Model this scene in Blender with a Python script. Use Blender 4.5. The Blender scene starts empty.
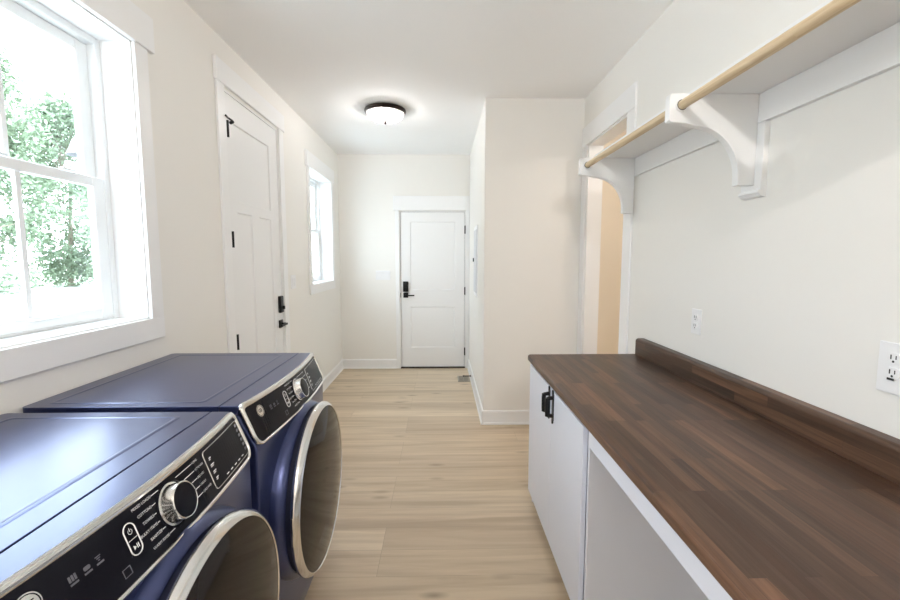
import bpy, bmesh, math, random
from mathutils import Vector, Matrix
sc = bpy.context.scene
COL = sc.collection
PI = math.pi
rnd = random.Random(7)

# ------------------------------------------------------------------ materials
def mat(name, color, rough=.5, metal=0., bump=0., bscale=200., noise=0., nscale=6., coat=0., spec=.5, emis=None, estr=0.):
    m = bpy.data.materials.new(name); m.use_nodes = True
    nt = m.node_tree; b = nt.nodes['Principled BSDF']
    b.inputs['Base Color'].default_value = (*color, 1)
    b.inputs['Roughness'].default_value = rough
    b.inputs['Metallic'].default_value = metal
    b.inputs['Specular IOR Level'].default_value = spec
    b.inputs['Coat Weight'].default_value = coat
    b.inputs['Coat Roughness'].default_value = .08
    if emis:
        b.inputs['Emission Color'].default_value = (*emis, 1); b.inputs['Emission Strength'].default_value = estr
    tc = nt.nodes.new('ShaderNodeTexCoord')
    if noise:
        n = nt.nodes.new('ShaderNodeTexNoise'); n.inputs['Scale'].default_value = nscale; n.inputs['Detail'].default_value = 4
        nt.links.new(tc.outputs['Object'], n.inputs['Vector'])
        r = nt.nodes.new('ShaderNodeValToRGB')
        r.color_ramp.elements[0].color = (*[max(0, c*(1-noise)) for c in color], 1)
        r.color_ramp.elements[1].color = (*[min(1, c*(1+noise)) for c in color], 1)
        nt.links.new(n.outputs['Fac'], r.inputs['Fac']); nt.links.new(r.outputs['Color'], b.inputs['Base Color'])
    if bump:
        n = nt.nodes.new('ShaderNodeTexNoise'); n.inputs['Scale'].default_value = bscale; n.inputs['Detail'].default_value = 3
        nt.links.new(tc.outputs['Object'], n.inputs['Vector'])
        bp = nt.nodes.new('ShaderNodeBump'); bp.inputs['Strength'].default_value = bump; bp.inputs['Distance'].default_value = .002
        nt.links.new(n.outputs['Fac'], bp.inputs['Height']); nt.links.new(bp.outputs['Normal'], b.inputs['Normal'])
    return m

def plank_mat(name, rot, bw, rh, cols, mortar, msize, grain, grainscale, rough, knots=0., offs=(0, 0, 0), freq=3, offset=.37, graincol=(.3, .2, .12), bumpd=.0006, upright=False, spec=.5, streak=0.):
    """boards laid in rows: every board its own tone, with grain stretched along it"""
    m = bpy.data.materials.new(name); m.use_nodes = True
    nt = m.node_tree; N = nt.nodes; K = nt.links; b = N['Principled BSDF']; b.inputs['Roughness'].default_value = rough
    tc = N.new('ShaderNodeTexCoord'); mp = N.new('ShaderNodeMapping'); mp.inputs['Rotation'].default_value = (0, 0, rot); mp.inputs['Location'].default_value = offs
    sp = N.new('ShaderNodeSeparateXYZ'); cb = N.new('ShaderNodeCombineXYZ'); ad = N.new('ShaderNodeMath'); ad.operation = 'ADD' if upright else 'MULTIPLY_ADD'
    K.new(tc.outputs['Object'], sp.inputs[0]); K.new(sp.outputs['X'], ad.inputs[0])
    if upright: K.new(sp.outputs['Z'], ad.inputs[1])
    else: ad.inputs[1].default_value = 1; ad.inputs[2].default_value = 0
    K.new(ad.outputs[0], cb.inputs['X']); K.new(sp.outputs['Y'], cb.inputs['Y']); K.new(sp.outputs['Z'], cb.inputs['Z'])
    K.new(cb.outputs[0], mp.inputs['Vector']); b.inputs['Specular IOR Level'].default_value = spec
    br = N.new('ShaderNodeTexBrick'); K.new(mp.outputs['Vector'], br.inputs['Vector'])
    br.inputs['Scale'].default_value = 1; br.inputs['Brick Width'].default_value = bw; br.inputs['Row Height'].default_value = rh
    br.inputs['Mortar Size'].default_value = msize; br.inputs['Mortar Smooth'].default_value = .1; br.inputs['Bias'].default_value = 0
    br.inputs['Color1'].default_value = (0, 0, 0, 1); br.inputs['Color2'].default_value = (1, 1, 1, 1); br.inputs['Mortar'].default_value = (.5, .5, .5, 1)
    br.offset = offset; br.offset_frequency = freq
    rp = N.new('ShaderNodeValToRGB'); K.new(br.outputs['Color'], rp.inputs['Fac'])
    e = rp.color_ramp.elements
    while len(e) < len(cols): e.new(.5)
    for i, c in enumerate(cols): e[i].position = i/(len(cols)-1); e[i].color = (*c, 1)
    # grain
    mg = N.new('ShaderNodeMapping'); mg.inputs['Scale'].default_value = grainscale; K.new(mp.outputs['Vector'], mg.inputs['Vector'])
    add = N.new('ShaderNodeVectorMath'); add.operation = 'MULTIPLY_ADD'; K.new(br.outputs['Color'], add.inputs[0]); add.inputs[1].default_value = (17, 9, 5)
    K.new(mg.outputs['Vector'], add.inputs[2])
    ns = N.new('ShaderNodeTexNoise'); ns.inputs['Scale'].default_value = 1; ns.inputs['Detail'].default_value = 6; ns.inputs['Roughness'].default_value = .6; ns.inputs['Distortion'].default_value = .6
    K.new(add.outputs['Vector'], ns.inputs['Vector'])
    gr = N.new('ShaderNodeValToRGB'); gr.color_ramp.elements[0].position = .3; gr.color_ramp.elements[1].position = .62
    gr.color_ramp.elements[0].color = (1, 1, 1, 1); gr.color_ramp.elements[1].color = (0, 0, 0, 1)
    K.new(ns.outputs['Fac'], gr.inputs['Fac'])
    mx = N.new('ShaderNodeMix'); mx.data_type = 'RGBA'; mx.blend_type = 'MIX'
    mu = N.new('ShaderNodeMath'); mu.operation = 'MULTIPLY'; mu.inputs[1].default_value = grain; K.new(gr.outputs['Color'], mu.inputs[0])
    K.new(mu.outputs[0], mx.inputs['Factor']); K.new(rp.outputs['Color'], mx.inputs['A']); mx.inputs['B'].default_value = (*graincol, 1)
    last = mx.outputs['Result']
    if knots:
        mk = N.new('ShaderNodeMapping'); mk.inputs['Scale'].default_value = (3.2, 9.0, 1); K.new(mp.outputs['Vector'], mk.inputs['Vector'])
        vo = N.new('ShaderNodeTexVoronoi'); vo.inputs['Scale'].default_value = 1; K.new(mk.outputs['Vector'], vo.inputs['Vector'])
        kr = N.new('ShaderNodeValToRGB'); kr.color_ramp.elements[0].position = .03; kr.color_ramp.elements[1].position = .24
        kr.color_ramp.elements[0].color = (1, 1, 1, 1); kr.color_ramp.elements[1].color = (0, 0, 0, 1); K.new(vo.outputs['Distance'], kr.inputs['Fac'])
        gt = N.new('ShaderNodeSeparateColor'); K.new(vo.outputs['Color'], gt.inputs[0])
        g2 = N.new('ShaderNodeMath'); g2.operation = 'GREATER_THAN'; g2.inputs[1].default_value = .58; K.new(gt.outputs[0], g2.inputs[0])
        g3 = N.new('ShaderNodeMath'); g3.operation = 'MULTIPLY'; K.new(g2.outputs[0], g3.inputs[0]); K.new(kr.outputs['Color'], g3.inputs[1])
        g4 = N.new('ShaderNodeMath'); g4.operation = 'MULTIPLY'; g4.inputs[1].default_value = knots; K.new(g3.outputs[0], g4.inputs[0])
        m2 = N.new('ShaderNodeMix'); m2.data_type = 'RGBA'; K.new(g4.outputs[0], m2.inputs['Factor']); K.new(last, m2.inputs['A']); m2.inputs['B'].default_value = (*[c*.7 for c in graincol], 1)
        last = m2.outputs['Result']
    if streak:      # long smoky streaks of darker wood
        ms = N.new('ShaderNodeMapping'); ms.inputs['Scale'].default_value = [c*.18 for c in grainscale]; K.new(mp.outputs['Vector'], ms.inputs['Vector'])
        nn = N.new('ShaderNodeTexNoise'); nn.inputs['Scale'].default_value = 1.6; nn.inputs['Detail'].default_value = 3; nn.inputs['Distortion'].default_value = 1.2; K.new(ms.outputs['Vector'], nn.inputs['Vector'])
        sr = N.new('ShaderNodeValToRGB'); sr.color_ramp.elements[0].position = .50; sr.color_ramp.elements[1].position = .68; K.new(nn.outputs['Fac'], sr.inputs['Fac'])
        s1 = N.new('ShaderNodeMath'); s1.operation = 'MULTIPLY'; s1.inputs[1].default_value = streak; K.new(sr.outputs['Color'], s1.inputs[0])
        s2 = N.new('ShaderNodeMix'); s2.data_type = 'RGBA'; K.new(s1.outputs[0], s2.inputs['Factor']); K.new(last, s2.inputs['A']); s2.inputs['B'].default_value = (*graincol, 1)
        last = s2.outputs['Result']
    m3 = N.new('ShaderNodeMix'); m3.data_type = 'RGBA'; K.new(br.outputs['Fac'], m3.inputs['Factor']); K.new(last, m3.inputs['A']); m3.inputs['B'].default_value = (*mortar, 1)
    K.new(m3.outputs['Result'], b.inputs['Base Color'])
    bp = N.new('ShaderNodeBump'); bp.inputs['Strength'].default_value = .3; bp.inputs['Distance'].default_value = bumpd; K.new(gr.outputs['Color'], bp.inputs['Height']); K.new(bp.outputs['Normal'], b.inputs['Normal'])
    return m

M = {}
M['wall'] = mat('wall_paint', (.84, .822, .785), .75, bump=.08, bscale=350)
M['ceil'] = mat('ceiling_paint', (.93, .925, .92), .8, bump=.05, bscale=300)
M['hall'] = mat('hall_paint', (.80, .71, .61), .8, bump=.05, bscale=300)
M['trim'] = mat('white_trim_paint', (.86, .86, .86), .35, bump=.02, bscale=90)
M['door'] = mat('white_door_paint', (.84, .84, .84), .4, bump=.02, bscale=90)
M['vinyl'] = mat('white_vinyl', (.84, .86, .87), .3)
M['navy'] = mat('sapphire_metallic_paint', (.040, .054, .150), .33, metal=.72, noise=.05, nscale=40, coat=.55)
M['navy'].node_tree.nodes['Principled BSDF'].inputs['Coat Roughness'].default_value = .30
M['navy_dark'] = mat('navy_gasket', (.012, .014, .035), .5)
M['seam'] = mat('dark_seam', (.006, .008, .02), .6)
M['chrome'] = mat('brushed_chrome', (.80, .79, .77), .16, metal=1.)
M['blackglass'] = mat('black_panel_glass', (.008, .008, .012), .16, spec=.10)
M['doorglass'] = mat('smoked_door_glass', (.016, .012, .010), .06, spec=.16)
M['ink'] = mat('white_print', (.85, .85, .85), .5)
M['dimink'] = mat('dim_grey_print', (.13, .13, .15), .5)
M['black'] = mat('matt_black_metal', (.012, .012, .013), .38, metal=.4)
M['bronze'] = mat('oil_rubbed_bronze', (.045, .032, .026), .3, metal=.8)
M['plate'] = mat('outlet_plastic', (.86, .86, .87), .3)
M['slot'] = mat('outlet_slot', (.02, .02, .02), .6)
M['cab'] = mat('white_cabinet_lacquer', (.80, .82, .91), .35)
M['grille'] = mat('nickel_grille', (.42, .38, .32), .4, metal=.7)
M['gasket'] = mat('grey_weatherstrip', (.25, .25, .26), .7)
M['concrete'] = mat('pale_concrete', (.72, .72, .70), .9, noise=.08, nscale=.5)
M['grass'] = mat('lawn', (.40, .45, .32), .9, noise=.25, nscale=2)
M['leaf'] = mat('leaf', (.27, .34, .23), .7, noise=.25, nscale=3)
M['leaf2'] = mat('light_leaf', (.33, .40, .29), .7, noise=.25, nscale=3)
M['bark'] = mat('bark', (.30, .25, .20), .9, noise=.3, nscale=8)
M['siding'] = mat('white_siding', (.8, .8, .8), .7)
M['lampgrey'] = mat('grey_lamp_metal', (.13, .13, .14), .4, metal=.3)
M['lampgrey2'] = mat('grey_enamel', (.62, .63, .65), .4)
M['bulb'] = mat('bulb', (1, .9, .8), .5, emis=(1, .88, .76), estr=3)
M['floor'] = plank_mat('oak_plank_floor', 0, 1.45, .184, [(.58, .46, .325), (.69, .56, .405), (.62, .495, .345), (.73, .605, .445), (.65, .525, .375)], (.42, .33, .235), .0011,
                       .50, (1.6, 24, 1), .42, knots=.85, offs=(.3, -.037, 0), graincol=(.43, .32, .215), streak=.7)
M['walnut'] = plank_mat('butcher_block_laminate', PI/2, .46, .034, [(.050, .027, .018), (.125, .064, .038), (.075, .045, .031), (.20, .105, .062), (.060, .036, .025), (.12, .07, .045)], (.06, .034, .024), .0003,
                        .5, (4, 70, 20), .36, offs=(0, 0, 0), graincol=(.026, .014, .009), upright=True, spec=.3, streak=.5)
M['rod'] = plank_mat('pine_dowel', PI/2, 9, .5, [(.72, .57, .37), (.72, .57, .37)], (.5, .35, .2), .0001, .55, (3, 120, 120), .5, graincol=(.42, .27, .13))

def glass_mat():
    m = bpy.data.materials.new('window_glass'); m.use_nodes = True; nt = m.node_tree; nt.nodes.clear()
    o = nt.nodes.new('ShaderNodeOutputMaterial'); t = nt.nodes.new('ShaderNodeBsdfTransparent'); g = nt.nodes.new('ShaderNodeBsdfGlossy'); g.inputs['Roughness'].default_value = .01
    lw = nt.nodes.new('ShaderNodeLayerWeight'); lw.inputs['Blend'].default_value = .5; pw = nt.nodes.new('ShaderNodeMath'); pw.operation = 'POWER'; pw.inputs[1].default_value = 5
    nt.links.new(lw.outputs['Facing'], pw.inputs[0]); f = nt.nodes.new('ShaderNodeMath'); f.operation = 'MULTIPLY_ADD'; f.inputs[1].default_value = .6; f.inputs[2].default_value = .03; nt.links.new(pw.outputs[0], f.inputs[0]); x = nt.nodes.new('ShaderNodeMixShader')
    t.inputs['Color'].default_value = (.96, .98, .97, 1)
    nt.links.new(f.outputs[0], x.inputs[0]); nt.links.new(t.outputs[0], x.inputs[1]); nt.links.new(g.outputs[0], x.inputs[2]); nt.links.new(x.outputs[0], o.inputs[0])
    return m
M['glass'] = glass_mat()
def dome_mat():
    m = bpy.data.materials.new('ribbed_lamp_glass'); m.use_nodes = True; nt = m.node_tree; nt.nodes.clear()
    o = nt.nodes.new('ShaderNodeOutputMaterial'); t = nt.nodes.new('ShaderNodeBsdfTransparent'); d = nt.nodes.new('ShaderNodeBsdfTranslucent'); g = nt.nodes.new('ShaderNodeBsdfGlossy')
    d.inputs['Color'].default_value = (1, .97, .95, 1); g.inputs['Roughness'].default_value = .1
    a = nt.nodes.new('ShaderNodeMixShader'); b = nt.nodes.new('ShaderNodeMixShader'); a.inputs[0].default_value = .16; b.inputs[0].default_value = .12
    nt.links.new(t.outputs[0], a.inputs[1]); nt.links.new(d.outputs[0], a.inputs[2]); nt.links.new(a.outputs[0], b.inputs[1]); nt.links.new(g.outputs[0], b.inputs[2]); nt.links.new(b.outputs[0], o.inputs[0])
    return m
M['dome'] = dome_mat()

# ------------------------------------------------------------------ helpers
def world_loc(o):
    v = Vector((0, 0, 0))
    while o: v += o.location; o = o.parent
    return v
def build(name, bm, m, parent=None, smooth=False, bevel=0, seg=2, angle=40):
    """link bm (vertices in world coordinates) as one mesh object"""
    bmesh.ops.recalc_face_normals(bm, faces=bm.faces)
    me = bpy.data.meshes.new(name)
    off = world_loc(parent) if parent else Vector((0, 0, 0))
    if off.length: bmesh.ops.translate(bm, verts=bm.verts, vec=-off)
    bm.to_mesh(me); bm.free()
    ob = bpy.data.objects.new(name, me); COL.objects.link(ob)
    me.materials.append(M[m] if isinstance(m, str) else m)
    if parent: ob.parent = parent
    if smooth:
        for p in me.polygons: p.use_smooth = True
        me.set_sharp_from_angle(angle=math.radians(angle))
    if bevel:
        b = ob.modifiers.new('bevel', 'BEVEL'); b.width = bevel; b.segments = seg; b.limit_method = 'ANGLE'; b.angle_limit = math.radians(35)
        b.harden_normals = False
        if seg > 1:
            for p in me.polygons: p.use_smooth = True
            w = ob.modifiers.new('wn', 'WEIGHTED_NORMAL'); w.keep_sharp = True
    return ob
def tag(o, label=None, cat=None, group=None, kind=None):
    if label: o['label'] = label
    if cat: o['category'] = cat
    if group: o['group'] = group
    if kind: o['kind'] = kind
    return o
def thing(name, loc, label=None, cat=None, group=None, kind=None):
    o = bpy.data.objects.new(name, None); o.empty_display_size = .1; COL.objects.link(o); o.location = loc
    return tag(o, label, cat, group, kind)
def copy_tree(o, parent=None):
    c = o.copy(); COL.objects.link(c)
    if parent: c.parent = parent
    for ch in list(o.children): copy_tree(ch, c)
    return c
def box(bm, x0, x1, y0, y1, z0, z1):
    vs = [bm.verts.new((x, y, z)) for x in (x0, x1) for y in (y0, y1) for z in (z0, z1)]
    for f in ((0, 1, 3, 2), (4, 6, 7, 5), (0, 4, 5, 1), (2, 3, 7, 6), (0, 2, 6, 4), (1, 5, 7, 3)): bm.faces.new([vs[i] for i in f])
    return bm
def boxes(*L):
    bm = bmesh.new()
    for b in L: box(bm, *b)
    return bm
def prism(bm, pts, axis, a, b):
    """extrude a closed outline along an axis: axis 'y' outline (x,z); 'x' (y,z); 'z' (x,y)"""
    def P(p, t): return (p[0], t, p[1]) if axis == 'y' else (t, p[0], p[1]) if axis == 'x' else (p[0], p[1], t)
    A = [bm.verts.new(P(p, a)) for p in pts]; B = [bm.verts.new(P(p, b)) for p in pts]; n = len(pts)
    bm.faces.new(A); bm.faces.new(B[::-1])
    for i in range(n): bm.faces.new((A[i], B[i], B[(i+1) % n], A[(i+1) % n]))
    return bm
def frame_of(d):
    d = Vector(d).normalized(); u = d.orthogonal().normalized(); return d, u, d.cross(u)
def tube(bm, pts, rad, n=16, caps=True):
    pts = [Vector(p) for p in pts]; rings = []
    d, u, v = frame_of(pts[1]-pts[0])
    for i, p in enumerate(pts):
        t = (pts[min(i+1, len(pts)-1)]-pts[max(i-1, 0)]).normalized()
        u = (u - t*u.dot(t)).normalized(); v = t.cross(u); r = rad[i] if isinstance(rad, (list, tuple)) else rad
        rings.append([bm.verts.new(p + (u*math.cos(2*PI*k/n)+v*math.sin(2*PI*k/n))*r) for k in range(n)])
    for a, b in zip(rings, rings[1:]):
        for k in range(n): bm.faces.new((a[k], a[(k+1) % n], b[(k+1) % n], b[k]))
    if caps: bm.faces.new(rings[0][::-1]); bm.faces.new(rings[-1])
    return bm
def lathe(bm, prof, c, axis, n=64):
    """prof: (r, t) pairs; t along axis from c; r = 0 closes"""
    c = Vector(c); d, u, v = frame_of(axis); rings = []
    for r, t in prof:
        if r < 1e-6: rings.append([bm.verts.new(c+d*t)])
        else: rings.append([bm.verts.new(c+d*t+(u*math.cos(2*PI*k/n)+v*math.sin(2*PI*k/n))*r) for k in range(n)])
    for a, b in zip(rings, rings[1:]):
        for k in range(n):
            k2 = (k+1) % n
            if len(a) == 1 and len(b) == 1: continue
            if len(a) == 1: bm.faces.new((a[0], b[k2], b[k]))
            elif len(b) == 1: bm.faces.new((a[k], a[k2], b[0]))
            else: bm.faces.new((a[k], a[k2], b[k2], b[k]))
    return bm
def text_bm(s, size, fn, align='LEFT', depth=0):
    cu = bpy.data.curves.new('t', 'FONT'); cu.body = s; cu.size = size; cu.align_x = align; cu.align_y = 'CENTER'; cu.resolution_u = 3
    o = bpy.data.objects.new('t', cu); COL.objects.link(o)
    dg = bpy.context.evaluated_depsgraph_get(); dg.update()
    me = bpy.data.meshes.new_from_object(o.evaluated_get(dg)); bm = bmesh.new(); bm.from_mesh(me)
    bpy.data.objects.remove(o); bpy.data.curves.remove(cu); bpy.data.meshes.remove(me)
    for v in bm.verts: v.co = fn(v.co.x, v.co.y)
    return bm

XL, XR, YF, ZC = -1.31, 1.195, 5.69, 2.77
YB = -2.2            # wall behind the camera

# ------------------------------------------------------------------ room shell
S = dict(kind='structure')
tag(build('floor', boxes((XL-.21, 2.6, YB-.15, YF+.15, -.12, 0)), 'floor'), **S)
tag(build('ceiling', boxes((XL-.21, 2.6, YB-.15, YF+.15, ZC, ZC+.1)), 'ceil'), **S)
WT = .15; WL = .21
W1 = (1.143, 1.963, 1.19, 2.374); W3 = (-1.30, -.48, 1.19, 2.374); W2 = (4.43, 5.27, 1.19, 2.35); D1 = (2.745, 3.62, 0, 2.48)
x0, x1 = XL-WL, XL
tag(build('wall_left', boxes((x0, x1, YB, W3[0], 0, ZC), (x0, x1, W3[0], W3[1], 0, W3[2]), (x0, x1, W3[0], W3[1], W3[3], ZC), (x0, x1, W3[1], W1[0], 0, ZC), (x0, x1, W1[0], W1[1], 0, W1[2]), (x0, x1, W1[0], W1[1], W1[3], ZC),
    (x0, x1, W1[1], D1[0], 0, ZC), (x0, x1, D1[0], D1[1], D1[3], ZC), (x0, x1, D1[1], W2[0], 0, ZC),
    (x0, x1, W2[0], W2[1], 0, W2[2]), (x0, x1, W2[0], W2[1], W2[3], ZC), (x0, x1, W2[1], YF, 0, ZC)), 'wall'), **S)
D2 = (-.535, .318, 0, 2.06)
tag(build('wall_far', boxes((XL-WL, D2[0], YF, YF+WT, 0, ZC), (D2[0], D2[1], YF, YF+WT, D2[3], ZC), (D2[1], 2.6, YF, YF+WT, 0, ZC)), 'wall'), **S)
OP = (2.84, 3.60, 2.375)
tag(build('wall_right', boxes((XR, XR+.12, YB, OP[0], 0, ZC), (XR, XR+.12, OP[0], OP[1], OP[2], ZC), (XR, XR+.12, OP[1], 3.714, 0, ZC)), 'wall'), **S)
tag(build('wall_closet_side', boxes((.37, .49, 3.714, YF, 0, ZC)), 'wall'), **S)
tag(build('wall_closet_front', boxes((.49, XR+.12, 3.714, 3.834, 0, ZC)), 'wall'), **S)
tag(build('wall_back', boxes((XL-WL, XR+.12, YB-WT, YB, 0, ZC)), 'wall'), **S)
# passage behind the cased opening on the right
tag(build('wall_hall', boxes((2.3, 2.42, 1.8, 4.6, 0, ZC), (XR+.12, 2.42, 1.7, 1.8, 0, ZC), (XR+.12, 2.42, 4.5, 4.6, 0, ZC)), 'hall'), **S)

# baseboards with quarter-round shoe
def baseboard(name, segs):
    bm = bmesh.new()
    for (ax, w, s, a, b) in segs:      # wall plane coordinate w, room side s, from a to b
        prof = [(0, 0), (.022*s, 0), (.021*s, .012), (.014*s, .02), (.014*s, .112), (.010*s, .122), (0, .126)]
        prism(bm, [(w+p[0], p[1]) for p in prof], 'y' if ax == 'x' else 'x', a, b)
    return tag(build(name, bm, 'trim'), **S)
baseboard('baseboard_left', [('x', XL, 1, YB, 2.655), ('x', XL, 1, 3.735, YF)])
baseboard('baseboard_far', [('y', YF, -1, XL, D2[0]-.055)])
baseboard('baseboard_right', [('x', .37, -1, 3.714-.0215, YF), ('y', 3.714, -1, .37-.0005, XR), ('x', XR, -1, YB, 2.73)])

# ------------------------------------------------------------------ windows
def window(name, W, xplane, right_ext=.04):
    y0, y1, z0, z1 = W
    r = thing(name, (XL, (y0+y1)/2, z0), kind='structure')
    j = .018
    build('jamb_liner', boxes((XL-WL, XL, y0, y0+j*.3, z0, z1), (XL-WL, XL, y1-j*.3, y1, z0, z1), (XL-WL, XL, y0, y1, z1-j*.3, z1), (XL-WL, XL, y0, y1, z0, z0+j*.4)), 'trim', r)
    xo = xplane; fw = .033
    build('window_frame', boxes((xo-.055, xo+.024, y0+.005, y0+fw, z0, z1), (xo-.055, xo+.024, y1-fw, y1-.005, z0, z1),
                                (xo-.055, xo+.024, y0+fw, y1-fw, z1-fw, z1), (xo-.055, xo+.014, y0+fw, y1-fw, z0+.006, z0+.022)), 'vinyl', r, bevel=.003, seg=1)
    zm = (z0+z1)/2-.008; ya, yb = y0+fw, y1-fw; ym = (y0+y1)/2; sw = .060
    def sash(nm, xs, za, zb, top, bot):
        s = build(nm, boxes((xs-.014, xs+.014, ya, ya+sw, za, zb), (xs-.014, xs+.014, yb-sw, yb, za, zb),
                            (xs-.014, xs+.014, ya+sw, yb-sw, zb-top, zb), (xs-.014, xs+.014, ya+sw, yb-sw, za, za+bot)), 'vinyl', r, bevel=.003, seg=1)
        build('glass_pane', boxes((xs-.003, xs+.001, ya+sw-.005, yb-sw+.005, za+bot-.004, zb-top+.004)), 'glass', s)
        build('muntin', boxes((xs-.007, xs+.006, ym-.010, ym+.010, za+bot-.002, zb-top+.002)), 'vinyl', s)
        return s
    sash('upper_sash', xo-.024, zm-.012, z1-fw, .044, .04)
    lo = sash('lower_sash', xo+.006, z0+.015, zm+.022, .040, .044)
    build('sash_lock', boxes((xo+.02, xo+.034, ym-.11, ym-.05, zm+.022, zm+.030), (xo+.02, xo+.034, ym+.16, ym+.22, zm+.022, zm+.030)), 'vinyl', lo, bevel=.002, seg=1)
    build('lift_tab', boxes((xo+.018, xo+.032, ym-.02, ym+.10, z0+.046, z0+.052)), 'vinyl', lo, bevel=.002, seg=1)
    t = .016; cw = .082
    build('casing', boxes((XL, XL+t, y0-cw, y0, z0-.003, z1), (XL, XL+t, y1, y1+cw, z0-.003, z1)), 'trim', r, bevel=.002, seg=1)
    build('apron_casing', boxes((XL, XL+t+.001, y0-cw, y1+cw, z0-.096, z0-.0)), 'trim', r, bevel=.002, seg=1)
    build('header_casing', boxes((XL, XL+t+.008, y0-cw-.03, y1+cw+right_ext, z1, z1+.15)), 'trim', r, bevel=.002, seg=1)
    return r
window('window_1', W1, XL-.15)
window('window_2', W2, XL-.15)
window('window_3_added', W3, XL-.15)      # unseen window behind the camera, added to let in more daylight

# ------------------------------------------------------------------ doors
def panel_slab(bm, u0, u1, z0, z1, panels, P, th=.04, rec=.010):
    """slab with recessed panels; P(u, n, z) maps to the world, n out of the face"""
    us = sorted({u0, u1} | {p[0] for p in panels} | {p[1] for p in panels}); zs = sorted({z0, z1} | {p[2] for p in panels} | {p[3] for p in panels})
    def inp(a, b, c, d):
        for p in panels:
            if a >= p[0]-1e-6 and b <= p[1]+1e-6 and c >= p[2]-1e-6 and d <= p[3]+1e-6: return True
        return False
    for i in range(len(us)-1):
        for k in range(len(zs)-1):
            a, b, c, d = us[i], us[i+1], zs[k], zs[k+1]
            if inp(a, b, c, d): continue
            bm.faces.new([bm.verts.new(P(*q)) for q in ((a, 0, c), (b, 0, c), (b, 0, d), (a, 0, d))])
    for p in panels:
        s = .006
        o = [(p[0], 0, p[2]), (p[1], 0, p[2]), (p[1], 0, p[3]), (p[0], 0, p[3])]
        n = [(p[0]+s, -rec, p[2]+s), (p[1]-s, -rec, p[2]+s), (p[1]-s, -rec, p[3]-s), (p[0]+s, -rec, p[3]-s)]
        O = [bm.verts.new(P(*q)) for q in o]; I = [bm.verts.new(P(*q)) for q in n]
        bm.faces.new(I)
        for i in range(4): bm.faces.new((O[i], O[(i+1) % 4], I[(i+1) % 4], I[i]))
    c = [(u0, z0), (u1, z0), (u1, z1), (u0, z1)]
    F = [bm.verts.new(P(a, 0, b)) for a, b in c]; B = [bm.verts.new(P(a, -th, b)) for a, b in c]
    bm.faces.new(B)
    for i in range(4): bm.faces.new((F[i], F[(i+1) % 4], B[(i+1) % 4], B[i]))
    bmesh.ops.remove_doubles(bm, verts=bm.verts, dist=1e-5)
    return bm
def pbox(bm, P, u0, u1, n0, n1, z0, z1):
    a, b = P(u0, n0, z0), P(u1, n1, z1)
    return box(bm, min(a[0], b[0]), max(a[0], b[0]), min(a[1], b[1]), max(a[1], b[1]), a[2], b[2])

# door_1: tall three-panel side door in the left wall (u = y, n = +x)
PL = lambda u, n, z: (XL+n, u, z)
d1 = thing('door_1', (XL, 3.18, 0), kind='structure')
build('door_slab', panel_slab(bmesh.new(), 2.757, 3.606, .012, 2.466, [(2.882, 3.448, 1.82, 2.31), (2.882, 3.105, .26, 1.755), (3.225, 3.448, .26, 1.755)], lambda u, n, z: (XL-.006+n, u, z)), 'door', d1)
build('door_jamb', boxes((XL-WL, XL, D1[0]-.0, D1[0]+.010, 0, D1[3]), (XL-WL, XL, D1[1]-.010, D1[1], 0, D1[3]), (XL-WL, XL, D1[0]+.01, D1[1]-.01, D1[3]-.012, D1[3]), (XL-WL, XL-.06, D1[0]+.01, D1[1]-.01, 0, .012)), 'trim', d1)
build('weatherstrip', boxes((XL-.062, XL-.05, D1[0]+.01, D1[0]+.02, 0, D1[3]-.012), (XL-.062, XL-.05, D1[1]-.02, D1[1]-.01, 0, D1[3]-.012), (XL-.062, XL-.05, D1[0]+.01, D1[1]-.01, D1[3]-.024, D1[3]-.012)), 'gasket', d1)
build('casing', boxes((XL, XL+.015, D1[0]-.09, D1[0]-.003, 0, D1[3]+.012), (XL, XL+.015, D1[1]+.003, D1[1]+.095, 0, D1[3]+.012)), 'trim', d1, bevel=.002, seg=1)
build('header_casing', boxes((XL, XL+.020, D1[0]-.10, D1[1]+.12, D1[3]+.012, D1[3]+.142)), 'trim', d1, bevel=.002, seg=1)
for k, zz in enumerate((2.245, 1.575, .925, .24)):
    h = build('hinge', tube(boxes((XL-.012, XL-.004, D1[0]+.009, D1[0]+.03, zz-.045, zz+.045)), [(XL+.013, D1[0]+.022, zz-.05), (XL+.013, D1[0]+.022, zz+.05)], .007, 10), 'black', d1)
    if k == 0:
        hs = bmesh.new(); tube(hs, [(XL+.028, D1[0]-.030, zz+.062), (XL+.016, D1[0]+.022, zz+.064), (XL+.024, D1[0]+.06, zz+.058)], .006, 8)
        tube(hs, [(XL+.026, D1[0]+.062, zz+.052), (XL+.006, D1[0]+.075, zz+.050)], .010, 10)
        build('hinge_pin_stop', hs, 'black', h)
def lock_set(parent, P, u, zl, zk, s, kh=.11, kw=.062):
    """keypad deadbolt above a square-rose lever; s = direction the lever points along u"""
    k = bmesh.new(); pbox(k, P, u-kw/2, u+kw/2, 0, .024, zk-kh/2, zk+kh/2)
    kp = build('keypad_deadbolt', k, 'black', parent, bevel=.006)
    t = bmesh.new(); pbox(t, P, u-.008, u+.008, .024, .044, zk-.040, zk-.012); build('thumb_turn', t, 'black', kp, bevel=.003)
    r = bmesh.new(); pbox(r, P, u-.032, u+.032, 0, .012, zl-.032, zl+.032)
    ro = build('lever_handle', r, 'black', parent, bevel=.002)
    l = bmesh.new(); tube(l, [P(u, .012, zl), P(u, .05, zl)], .010, 12); a, b = sorted((u-.01*s, u+.115*s)); pbox(l, P, a, b, .046, .060, zl-.008, zl+.008)
    build('lever', l, 'black', ro, bevel=.003)
lock_set(d1, lambda u, n, z: (XL-.006+n, u, z), 3.553, .925, 1.085, -1, kh=.135, kw=.066)

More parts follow.
